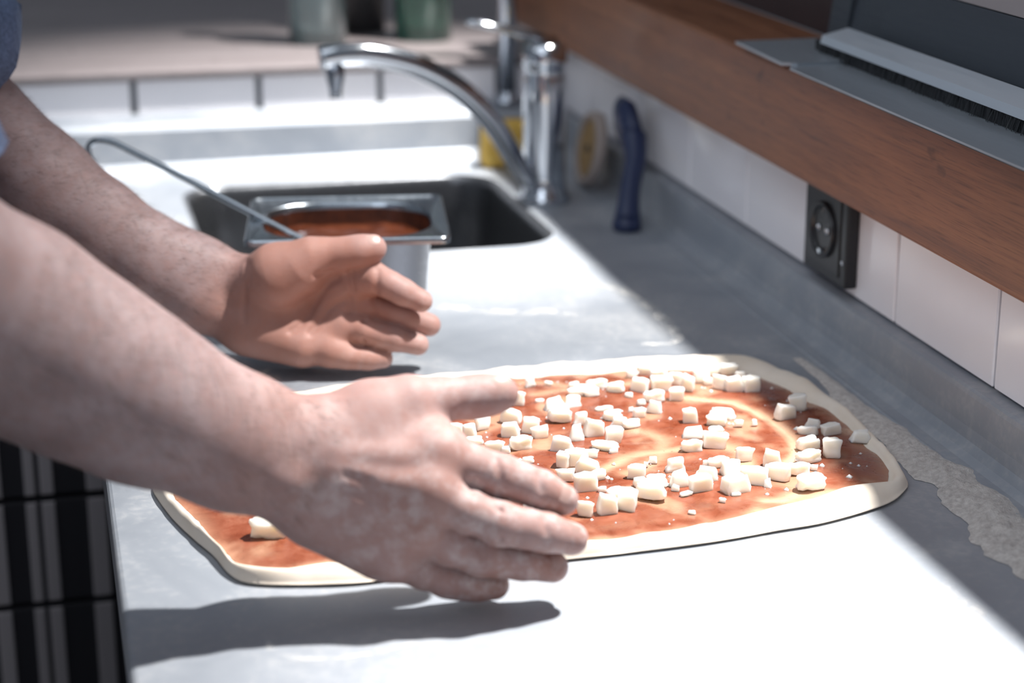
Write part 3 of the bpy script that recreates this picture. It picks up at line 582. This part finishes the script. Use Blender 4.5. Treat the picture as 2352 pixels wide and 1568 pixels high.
# ---------------------------------------------------------------- person: signed-distance modelling
def smin(a, b, k):
    h = np.maximum(k-np.abs(a-b), 0)/k; return np.minimum(a, b)-h*h*k*.25
class Field:
    def __init__(s, lo, hi, h):
        s.lo = np.array(lo, np.float32); s.h = h; s.n = [int(math.ceil((b-a)/h))+1 for a, b in zip(lo, hi)]
        s.ax = [np.float32(s.lo[i])+np.arange(s.n[i], dtype=np.float32)*np.float32(h) for i in range(3)]; s.f = np.full(s.n, .08, np.float32)
    def sub(s, lo, hi):
        i0 = [max(0, int((lo[i]-s.lo[i])/s.h)) for i in range(3)]; i1 = [min(s.n[i], int((hi[i]-s.lo[i])/s.h)+2) for i in range(3)]
        sl = tuple(slice(a, b) for a, b in zip(i0, i1)); return sl, [s.ax[i][sl[i]].reshape([-1 if j == i else 1 for j in range(3)]) for i in range(3)]
    def dist(s, a, b, ra, rb, m):
        a = np.asarray(a, np.float32); b = np.asarray(b, np.float32); r = max(ra, rb)+m
        sl, X = s.sub(np.minimum(a, b)-r, np.maximum(a, b)+r); ab = b-a; L = float(ab@ab)+1e-12
        t = np.clip(sum((X[i]-a[i])*ab[i] for i in range(3))/np.float32(L), 0, 1)
        return sl, np.sqrt(sum((X[i]-a[i]-t*ab[i])**2 for i in range(3)))-(ra+t*(rb-ra))
    def cap(s, a, b, ra, rb, k=.01):
        sl, d = s.dist(a, b, ra, rb, .03+k); s.f[sl] = smin(s.f[sl], d, k)
    def chain(s, pts, rad, k=.006):
        for i in range(len(pts)-1): s.cap(pts[i], pts[i+1], rad[i], rad[i+1], k)
    def carve(s, pts, r, k=.004):
        p = np.array(pts); sl, X = s.sub(p.min(0)-.015, p.max(0)+.015); g = None
        for a, b in zip(p, p[1:]):
            ab = b-a; t = np.clip(sum((X[i]-a[i])*ab[i] for i in range(3))/(float(ab@ab)+1e-12), 0, 1); d = np.sqrt(sum((X[i]-a[i]-t*ab[i])**2 for i in range(3)))
            g = d if g is None else np.minimum(g, d)
        s.f[sl] = -smin(-s.f[sl], (g-r).astype(np.float32), k)
    def at(s, p):
        q = [(p[i]-s.lo[i])/s.h for i in range(3)]; i = [min(max(int(v), 0), s.n[j]-2) for j, v in enumerate(q)]; t = [min(max(q[j]-i[j], 0), 1) for j in range(3)]; v = 0
        for dx in (0, 1):
            for dy in (0, 1):
                for dz_ in (0, 1): v += s.f[i[0]+dx, i[1]+dy, i[2]+dz_]*(t[0] if dx else 1-t[0])*(t[1] if dy else 1-t[1])*(t[2] if dz_ else 1-t[2])
        return v
    def hit(s, px, py, d0, d1=None):
        d = d0; r = ray(px, py)
        for _ in range(80):
            v = s.at(cC+r*d)
            if v < .0002: break
            d += max(v*.8, .0003)
        return cC+r*d
    def mesh(s):
        f = s.f; I = f < 0; c = [I[i:I.shape[0]-1+i, j:I.shape[1]-1+j, k:I.shape[2]-1+k] for i in (0, 1) for j in (0, 1) for k in (0, 1)]
        cnt = sum(x.astype(np.int8) for x in c); act = np.argwhere((cnt > 0) & (cnt < 8)); idx = -np.ones(cnt.shape, np.int32); idx[tuple(act.T)] = np.arange(len(act))
        val = {}
        for i in (0, 1):
            for j in (0, 1):
                for k in (0, 1): val[i, j, k] = f[act[:, 0]+i, act[:, 1]+j, act[:, 2]+k]
        acc = np.zeros((len(act), 3)); num = np.zeros(len(act)); cs = list(val)
        for p in cs:
            for q in cs:
                if sum(q)-sum(p) == 1 and all(b >= a for a, b in zip(p, q)):
                    m = (val[p] < 0) != (val[q] < 0); t = np.where(m, val[p]/np.where(m, val[p]-val[q], 1), 0)
                    acc += np.where(m[:, None], np.array(p)+t[:, None]*(np.array(q)-np.array(p)), 0); num += m
        vs = s.lo+s.h*(act+acc/num[:, None]); F = []
        for ax in range(3):
            a = np.take(I, range(I.shape[ax]-1), ax); b = np.take(I, range(1, I.shape[ax]), ax); u, v = [(1, 2), (2, 0), (0, 1)][ax]
            e = np.argwhere(a != b); e = e[(e[:, u] > 0) & (e[:, v] > 0) & (e[:, u] < I.shape[u]-1) & (e[:, v] < I.shape[v]-1)]; ins = a[tuple(e.T)]
            def cell(du, dv): q = e.copy(); q[:, u] -= du; q[:, v] -= dv; return idx[tuple(q.T)]
            q = np.stack([cell(1, 1), cell(0, 1), cell(0, 0), cell(1, 0)], 1); q[~ins] = q[~ins][:, ::-1]; F.append(q)
        return vs, np.concatenate(F)
    def grad(s, vs):
        ij = np.clip(((vs-s.lo)/s.h).astype(int), 1, np.array(s.n)-2); g = np.stack([s.f[ij[:, 0]+1, ij[:, 1], ij[:, 2]]-s.f[ij[:, 0]-1, ij[:, 1], ij[:, 2]], s.f[ij[:, 0], ij[:, 1]+1, ij[:, 2]]-s.f[ij[:, 0], ij[:, 1]-1, ij[:, 2]], s.f[ij[:, 0], ij[:, 1], ij[:, 2]+1]-s.f[ij[:, 0], ij[:, 1], ij[:, 2]-1]], 1)
        return g/(np.linalg.norm(g, axis=1, keepdims=True)+1e-9)
def pp(L): return [P(*q) for q in L]

pe = empty('person', (-.17, 1.33, -ZC), 'person in blue shirt with rolled sleeves and striped apron, arms reaching over the pizza', 'person')
BV, BF, FL, RD = [], [], [], []; nv = 0
def add_part(vs, fs, fl, rd):
    global nv
    BV.append(vs); BF.append(fs+nv); FL.append(fl); RD.append(rd); nv += len(vs)
def soft(vs, pts, r):
    d = np.full(len(vs), 9.)
    for p in pts: d = np.minimum(d, np.linalg.norm(vs-np.asarray(p), axis=1))
    return np.clip(1-d/r, 0, 1)

# --- near (right) arm, back of the hand towards the camera
ELN = P(-170, 640, 1.04)
A = Field((-.14, .99, -.004), (.36, 1.24, .32), .0016); Fg = Field((-.14, .99, -.004), (.36, 1.24, .32), .0016)
A.chain([ELN, P(20, 752, 1.09), P(200, 850, 1.113), P(350, 925, 1.135)], [.058, .0565, .0505, .0445], .02)
A.chain([P(350, 905, 1.135), P(540, 965, 1.155), P(700, 991, 1.17)], [.040, .0265, .0205], .02)
A.chain([P(330, 950, 1.135), P(520, 1050, 1.155), P(670, 1128, 1.17)], [.040, .028, .0205], .02)
A.cap(P(560, 1010, 1.16), P(690, 1062, 1.172), .028, .021, .02)
mc = {'i': ((735, 1012, 1.172), (1010, 1047, 1.178)), 'm': ((715, 1050, 1.168), (985, 1130, 1.170)), 'r': ((700, 1095, 1.168), (950, 1207, 1.172)), 'p': ((692, 1138, 1.172), (908, 1272, 1.180))}
for k, (r0, r1) in dict(i=(.020, .0165), m=(.020, .0165), r=(.019, .0158), p=(.019, .0147)).items(): A.cap(P(*mc[k][0]), P(*mc[k][1]), r0, r1, .016)
A.cap(P(735, 1180, 1.180), P(870, 1262, 1.184), .0215, .017, .016)
A.cap(P(760, 1040, 1.19), P(960, 1130, 1.19), .018, .015, .016)
A.chain(pp([(770, 990, 1.182), (850, 955, 1.186), (940, 925, 1.190)]), [.0215, .0195, .0165], .016)
A.cap(P(925, 980, 1.190), P(1000, 1018, 1.186), .014, .013, .016)
A.chain(pp([(940, 925, 1.192), (1010, 917, 1.199), (1080, 912, 1.205), (1120, 907, 1.207), (1151, 903, 1.208)]), [.0165, .0132, .0128, .0120, .0112], .007)
fing = {'i': ([(1010, 1047, 1.178), (1080, 1070, 1.18), (1150, 1093, 1.183), (1195, 1108, 1.187), (1240, 1124, 1.191), (1292, 1147, 1.196)], [.0160, .0132, .0132, .0120, .0118, .0102]),
        'm': ([(985, 1130, 1.170), (1070, 1172, 1.17), (1150, 1203, 1.172), (1205, 1213, 1.178), (1252, 1222, 1.184), (1313, 1237, 1.192)], [.0160, .0130, .0131, .0119, .0119, .0105]),
        'r': ([(950, 1207, 1.172), (1030, 1252, 1.178), (1105, 1277, 1.184), (1150, 1284, 1.190), (1197, 1290, 1.196), (1270, 1302, 1.202)], [.0152, .0122, .0122, .0110, .0110, .0100]),
        'p': ([(908, 1272, 1.180), (970, 1310, 1.188), (1028, 1331, 1.194), (1062, 1339, 1.198), (1096, 1342, 1.201), (1136, 1343, 1.203)], [.0142, .0110, .0110, .0101, .0100, .0094])}
for k, (pts, rad) in fing.items():
    Fk = Field((-.14, .99, -.004), (.36, 1.24, .32), .0016)
    for i in range(len(pts)-1): Fk.cap(P(*pts[i]), P(*pts[i+1]), rad[i], rad[i+1], .005)
    Fg.f = smin(Fg.f, Fk.f, .0006)
A.f = smin(A.f, Fg.f, .007)
for q, r in (((1005, 1040, 1.171), .0125), ((985, 1122, 1.163), .0130), ((950, 1200, 1.165), .0125), ((908, 1266, 1.173), .011)): A.cap(P(*q), P(*q), r, r, .012)   # knuckles
for a, b in (((780, 1045, 1.153), (960, 1050, 1.164)), ((770, 1078, 1.151), (945, 1115, 1.157)), ((760, 1112, 1.151), (915, 1188, 1.158)), ((745, 1150, 1.155), (880, 1250, 1.166))): A.cap(P(*a), P(*b), .0035, .0045, .008)  # tendons
A.cap(P(655, 1105, 1.148), P(660, 1108, 1.150), .010, .010, .012)
for pts in ([(1138, 1050), (1150, 1095), (1146, 1135)], [(1236, 1090), (1244, 1125)], [(1145, 1165), (1155, 1200), (1150, 1240)], [(1250, 1190), (1256, 1225)], [(1100, 1250), (1108, 1285)], [(795, 1090), (850, 1105)], [(785, 1125), (870, 1160)], [(1090, 1105), (1080, 1128)]):
    A.carve([A.hit(x, y, 1.10) for x, y in spline(pts, 7)], .0006, .004)
vs, fs = A.mesh(); tips = [P(*fing[k][0][i]) for k in fing for i in (2, 3, 4, 5)]
fl = .45*soft(vs, pp([(940, 1170, 1.15), (850, 1250, 1.15), (800, 1120, 1.15), (985, 1090, 1.15)]), .06)+.8*soft(vs, tips, .034)+.55*soft(vs, pp([(1080, 900, 1.18), (1150, 880, 1.18)]), .03)
rd = .42*np.clip(2.2*soft(vs, pp([(900, 1100, 1.16), (800, 1150, 1.17), (1000, 1180, 1.17), (1080, 910, 1.2)]), .13), 0, 1)+.5*soft(vs, [P(1292, 1147, 1.19), P(1313, 1237, 1.19), P(1270, 1299, 1.19), P(1136, 1342, 1.19)], .022)+.35*soft(vs, pp([(985, 1122, 1.163), (950, 1200, 1.165), (1010, 1045, 1.17)]), .03)
add_part(vs, fs, np.clip(fl, 0, 1), np.clip(rd, 0, 1)); near_vs, near_n = vs, A.grad(vs)
nails = []
def nail(Fd, px, py, d0, ax_px, w, l):
    """small curved plate set on the fingertip surface"""
    c = Fd.hit(px, py, d0); n = Fd.grad(c[None])[0]; t = np.asarray(ax_px)-0; t -= n*(t@n); t /= np.linalg.norm(t)+1e-9; s = np.cross(n, t); vs, fs = [], []
    for i in range(5):
        for j in range(7):
            u = (i/4-.5)*2; v = (j/6-.5)*2; ww = w*(1-.18*max(0, u)**2) if abs(u) < 1 else w*.8
            vs.append(c+t*u*l+s*v*ww+n*(.0005-.0024*(v*ww/.006)**2*.5-.0010*u*u))
    for i in range(4):
        for j in range(6): a = i*7+j; fs.append((a, a+1, a+8, a+7))
    nails.append((vs, fs))
for k, x, y, w_, l_ in (('i', 1300, 1136, .0050, .0048), ('m', 1322, 1224, .0050, .0048), ('r', 1280, 1288, .0046, .0044)): nail(A, x, y, 1.12, P(*fing[k][0][5])-P(*fing[k][0][4]), w_, l_)
nail(A, 1152, 884, 1.12, P(1151, 903, 1.208)-P(1080, 912, 1.205), .0054, .0062)

# --- far (left) arm, palm towards the camera
ELF = P(-160, 190, 1.62)
lo, hi = (-.16, 1.42, -.004), (.34, 1.76, .32)
A = Field(lo, hi, .0017); Fg = Field(lo, hi, .0017)
A.chain([ELF, P(95, 424, 1.63), P(225, 520, 1.637), P(350, 607, 1.645)], [.052, .0425, .0375, .0350], .02)
A.chain([P(350, 590, 1.645), P(450, 615, 1.65), P(545, 637, 1.65)], [.033, .025, .0205], .02)
A.chain([P(345, 615, 1.645), P(440, 680, 1.65), P(522, 728, 1.65)], [.033, .026, .0205], .02)
mc = {'i': ((585, 665, 1.655), (768, 655, 1.648)), 'm': ((578, 697, 1.658), (760, 702, 1.654)), 'r': ((572, 725, 1.657), (738, 750, 1.650)), 'p': ((565, 748, 1.652), (706, 796, 1.642))}
for k, (r0, r1) in dict(i=(.019, .0150), m=(.019, .0150), r=(.0185, .0148), p=(.018, .0138)).items(): A.cap(P(*mc[k][0]), P(*mc[k][1]), r0, r1, .016)
A.cap(P(572, 762, 1.642), P(690, 797, 1.634), .0205, .0165, .014)                    # heel of the hand
A.chain(pp([(592, 650, 1.640), (640, 632, 1.628), (690, 612, 1.622)]), [.0215, .0255, .0205], .014)   # ball of the thumb
A.chain(pp([(690, 612, 1.622), (718, 592, 1.620), (756, 586, 1.620), (796, 582, 1.618), (830, 576, 1.617), (858, 570, 1.617)]), [.0205, .0165, .0135, .0127, .0122, .0112], .008)
A.cap(P(720, 645, 1.645), P(780, 640, 1.645), .012, .012, .014)
fing = {'i': ([(768, 655, 1.648), (815, 640, 1.636), (862, 640, 1.624), (895, 654, 1.620), (925, 670, 1.620), (968, 691, 1.622)], [.0150, .0134, .0128, .0112, .0108, .0096]),
        'm': ([(760, 702, 1.654), (812, 700, 1.648), (865, 708, 1.642), (902, 718, 1.642), (937, 729, 1.644), (986, 746, 1.648)], [.0150, .0134, .0128, .0116, .0112, .0100]),
        'r': ([(738, 750, 1.650), (790, 753, 1.640), (840, 760, 1.632), (875, 770, 1.632), (907, 778, 1.634), (960, 791, 1.639)], [.0145, .0112, .0110, .0100, .0102, .0094]),
        'p': ([(706, 796, 1.642), (755, 810, 1.636), (800, 819, 1.633), (825, 822, 1.633), (848, 823, 1.634), (880, 823, 1.636)], [.0138, .0104, .0099, .0090, .0091, .0085])}
for k, (pts, rad) in fing.items():
    Fk = Field(lo, hi, .0017)
    for i in range(len(pts)-1): Fk.cap(P(*pts[i]), P(*pts[i+1]), rad[i], rad[i+1], .005)
    Fg.f = smin(Fg.f, Fk.f, .0012)
A.f = smin(A.f, Fg.f, .006)
A.cap(P(615, 715, 1.650), P(725, 722, 1.652), .021, .017, .016); A.cap(P(610, 745, 1.648), P(700, 765, 1.646), .020, .016, .016)
for q, r in (((815, 650, 1.634), .0105), ((812, 708, 1.643), .0105), ((786, 757, 1.638), .0095), ((760, 806, 1.630), .0085), ((772, 668, 1.643), .0125), ((752, 715, 1.648), .0125), ((730, 758, 1.644), .0125)): A.cap(P(*q), P(*q), r, r, .016)    # pads
for pts, r in (([(778, 640), (752, 655), (728, 690), (700, 735), (668, 762)], .0011), ([(792, 690), (765, 702), (742, 730), (712, 765)], .0010), ([(806, 622), (808, 645), (812, 664)], .0010), ([(803, 682), (806, 700), (806, 716)], .0010), 
               ([(868, 618), (866, 645), (864, 672)], .0008), ([(862, 690), (862, 710), (860, 728)], .0008), ([(838, 738), (838, 762), (836, 786)], .0008), ([(565, 600), (562, 640), (562, 690), (560, 735)], .0009), ([(572, 605), (571, 650)], .0008), ([(725, 632), (745, 628), (765, 622)], .0010)):
    A.carve([A.hit(x, y, 1.50)+ray(x, y)*.0002 for x, y in spline(pts, 7)], r*.75, .005)
vs, fs = A.mesh()
rd = np.clip(1.5*soft(vs, pp([(640, 700, 1.62), (700, 760, 1.62), (720, 690, 1.63), (600, 760, 1.63), (660, 640, 1.61)]), .075)+.75*soft(vs, [P(*q) for k in fing for q in fing[k][0]]+pp([(800, 590, 1.61), (850, 578, 1.61)]), .035), 0, .85)
add_part(vs, fs, .25*soft(vs, pp([(975, 700, 1.62), (960, 790, 1.62), (840, 820, 1.62)]), .03), rd); far_vs, far_n = vs, A.grad(vs)
nail(A, 856, 549, 1.56, P(858, 570, 1.617)-P(796, 582, 1.618), .0050, .0060)

# --- shoulders, neck and head (outside the picture) in a coarser grid
SN = np.array([-.235, 1.125, .47]); SF = np.array([-.235, 1.545, .47])
A = Field((-.50, .95, -.55), (.10, 1.78, .98), .0075)
A.chain([ELN, SN], [.044, .050], .03); A.chain([ELF, SF], [.044, .050], .03)
A.chain([SN+[-.0, .05, -.02], SF+[0, -.05, -.02]], [.075, .075], .05)
A.chain([(-.225, 1.335, .40), (-.225, 1.335, .20), (-.235, 1.335, 0)], [.120, .110, .105], .06)
for y in (1.26, 1.41): A.chain([(-.225, y, .38), (-.225, y, .18), (-.235, y, -.02)], [.095, .09, .095], .06)
A.chain([(-.225, 1.335, .48), (-.195, 1.335, .62)], [.062, .056], .03)
A.chain([(-.165, 1.335, .72), (-.185, 1.335, .76)], [.072, .085], .04); A.chain([(-.125, 1.335, .655), (-.15, 1.335, .70)], [.045, .06], .04)
A.cap((-.085, 1.335, .705), (-.097, 1.335, .735), .012, .008, .012); A.cap((-.088, 1.335, .672), (-.09, 1.335, .676), .022, .02, .015)
for s in (-1, 1): A.cap((-.175, 1.335+s*.083, .70), (-.185, 1.335+s*.088, .735), .012, .017, .01); A.cap((-.104, 1.335+s*.03, .755), (-.104, 1.335+s*.034, .757), .018, .016, .012)
vs, fs = A.mesh(); add_part(vs, fs, np.zeros(len(vs)), np.zeros(len(vs)))
body = mkpy('body', np.concatenate(BV), np.concatenate(BF), M['skin'], pe); fattr(body, 'flour', np.concatenate(FL)); fattr(body, 'red', np.concatenate(RD))
for vs, fs in nails: mkpy('fingernail', vs, fs, M['nail'], pe)
hb = lathe([(0, .112), (.05, .10), (.082, .065), (.096, .015), (.097, -.02), (.09, -.045)], 30, (-.20, 1.335, .752)); mk('hair', hb, M['head_hair'], pe, smooth=True)
# arm hair
def arm_hair(vs_, n_, a, b, name, count, side):
    ax = (b-a)/np.linalg.norm(b-a); t = ((vs_-a)@ax)/np.linalg.norm(b-a); ok = np.where((t > .05) & (t < 1.0))[0]; pick = rng.choice(ok, count); V_, F_ = [], []
    for i in pick:
        p, n = vs_[i], n_[i]; 
        if n[2] < -.35 and rng.random() < .7: continue
        d = ax*rng.normal(.75, .2)+np.cross(ax, n)*rng.normal(.25*side, .33)+n*.18; d /= np.linalg.norm(d); L = rng.uniform(.004, .0105); s = np.cross(d, n); s /= np.linalg.norm(s)+1e-9; w = .00007; k = len(V_)
        q1 = p+d*L*.5+n*.0012; q2 = p+d*L+n*rng.uniform(.0005, .003)
        V_ += [p-s*w, p+s*w, q1+s*w*.8, q1-s*w*.8, q2]; F_ += [(k, k+1, k+2, k+3), (k+3, k+2, k+4)]
    mkpy(name, V_, F_, M['hair'], pe, smooth=False, kind='stuff')
arm_hair(near_vs, near_n, np.asarray(P(-60, 700, 1.07)), np.asarray(P(720, 1060, 1.17)), 'arm_hair', 5500, 1)
arm_hair(far_vs, far_n, np.asarray(P(-60, 270, 1.62)), np.asarray(P(540, 670, 1.65)), 'arm_hair', 5500, -1)

# --- shirt with rolled sleeves
def ring_surf(name, axis_pts, rads, m, parent, n=40, wr=.004, seed=0, close=False, **k):
    bm = bmesh.new(); R = []; up = None; pts = [V(p) for p in axis_pts]
    for i, p in enumerate(pts):
        t = (pts[min(i+1, len(pts)-1)]-pts[max(i-1, 0)]).normalized(); up = t.orthogonal() if up is None else up; up = (up-t*up.dot(t)).normalized(); s = t.cross(up); L = []
        for j in range(n):
            a = 2*math.pi*j/n; d = up*math.cos(a)+s*math.sin(a); q = p+d*rads[i]; L.append(bm.verts.new(q+d*wr*fbm(q.x*18+seed, q.y*18, q.z*30)))
        R.append(L)
    for a, b in zip(R, R[1:]):
        for j in range(n): bm.faces.new((a[j], a[(j+1) % n], b[(j+1) % n], b[j]))
    if close: bm.faces.new(R[0][::-1]); bm.faces.new(R[-1])
    bmesh.ops.recalc_face_normals(bm, faces=bm.faces)
    return mk(name, bm, m, parent, smooth=True, **k)
A = Field((-.50, .90, -.14), (.02, 1.80, .60), .0075)
A.chain([SN+[-.0, .06, -.02], SF+[0, -.06, -.02]], [.088, .088], .05)
A.chain([(-.225, 1.335, .40), (-.225, 1.335, .22), (-.237, 1.335, .04)], [.140, .130, .120], .06)
for y in (1.25, 1.42): A.chain([(-.225, y, .38), (-.225, y, .20), (-.237, y, .03)], [.113, .108, .108], .06)
A.carve([(-.19, 1.335, .60), (-.19, 1.335, .56)], .075, .02)
vs, fs = A.mesh(); shirt = mkpy('shirt', vs, fs, M['denim'], pe, label='blue denim shirt')
def sleeve(S, hem, r0, r1, seed):
    S = np.asarray(S); hem = np.asarray(hem); ax = [S+(hem-S)*t for t in (0, .2, .4, .6, .8, .93)]; n = (hem-S)/np.linalg.norm(hem-S)
    ring_surf('sleeve', ax+[hem], [.085]+[r0+(r1-r0)*t for t in (.2, .4, .6, .8, .93)]+[r1], M['denim'], shirt, wr=.010, seed=seed)
    ring_surf('rolled_cuff', [hem-n*.05, hem-n*.045, hem-n*.02, hem-n*.002, hem, hem-n*.004, hem-n*.02], [r1*1.0, r1+.006, r1+.008, r1+.006, r1+.001, r1-.004, r1-.006], M['denim'], shirt, wr=.010, seed=seed+3)
sleeve(SN, P(-192, 508, 1.04), .080, .062, 1)
sleeve(SF, P(-82, 150, 1.63), .080, .060, 6)

# --- striped apron and trousers
def body_xy(z, a):
    k = min(1, max(0, (z-.10)/.12)); fx_ = -.06-.03*k**1.5; hx = .165; ry = .205-.02*k; e = .55
    c, s_ = math.cos(a), math.sin(a); return fx_-hx+hx*math.copysign(abs(c)**e, c), 1.335+ry*math.copysign(abs(s_)**e, s_)
vs, fs, ar = [], [], []; NA, NZ = 110, 40
for i in range(NZ+1):
    z = .17-.74*i/NZ; arc = 0; prev = None
    for j in range(NA+1):
        a = math.radians(-128+256*j/NA); x, y = body_xy(z, a); w = .005*math.sin(a*9+1.2)*min(1, max(0, .12-z)/.5); x += math.cos(a)*(w-.004); y += math.sin(a)*w
        if prev: arc += math.hypot(x-prev[0], y-prev[1])
        prev = (x, y); vs.append((x, y, z)); ar.append(arc)
for i in range(NZ):
    for j in range(NA): a = i*(NA+1)+j; fs.append((a, a+NA+1, a+NA+2, a+1))
ma = mat('striped_apron_cloth', (.01, .01, .013), .9); g = G(ma); arc_ = g.attr('arc')
fr = g.math('FRACT', g.math('MULTIPLY', arc_, 1/.060)); s1 = g.ramp(fr, (.0, (0, 0, 0)), (.12, (1, 1, 1)), (.26, (0, 0, 0)), (.34, (1, 1, 1)), (.42, (0, 0, 0)), (.5, (0, 0, 0)))
g.base(g.mix(s1, (.008, .008, .011), (.16, .14, .14))); g.bump(g.noise(g.coord(), 500, 2), .2, .0005)
ap = mkpy('apron', vs, fs, ma, pe, label='dark apron with grey vertical stripes'); fattr(ap, 'arc', ar)
sol = ap.modifiers.new('thickness', 'SOLIDIFY'); sol.thickness = .002
A = Field((-.50, 1.02, -.905), (.02, 1.65, .10), .009)
for y in (1.235, 1.43): A.chain([(-.245, y, .0), (-.24, y, -.42), (-.24, y, -.84)], [.095, .075, .055], .04)
A.chain([(-.245, 1.26, .0), (-.245, 1.41, .0)], [.105, .105], .04)
vs, fs = A.mesh(); mkpy('trousers', vs, fs, M['trouser'], pe)
for y in (1.235, 1.43): mk('shoe', tube([(-.29, y, -.862), (-.23, y, -.855), (-.15, y, -.868), (-.08, y, -.876), (-.06, y, -.882)], [.030, .044, .040, .028, .012], 18, flat=((0, 0, 1), .85)), M['black'], pe, smooth=True)

# ---------------------------------------------------------------- raise everything from worktop height to floor height
for o in list(SC.objects):
    if o.parent is None and o.type not in {'CAMERA'} and o.name not in ('added_overhead_fill', 'added_camera_side_fill'): o.location.z += ZC
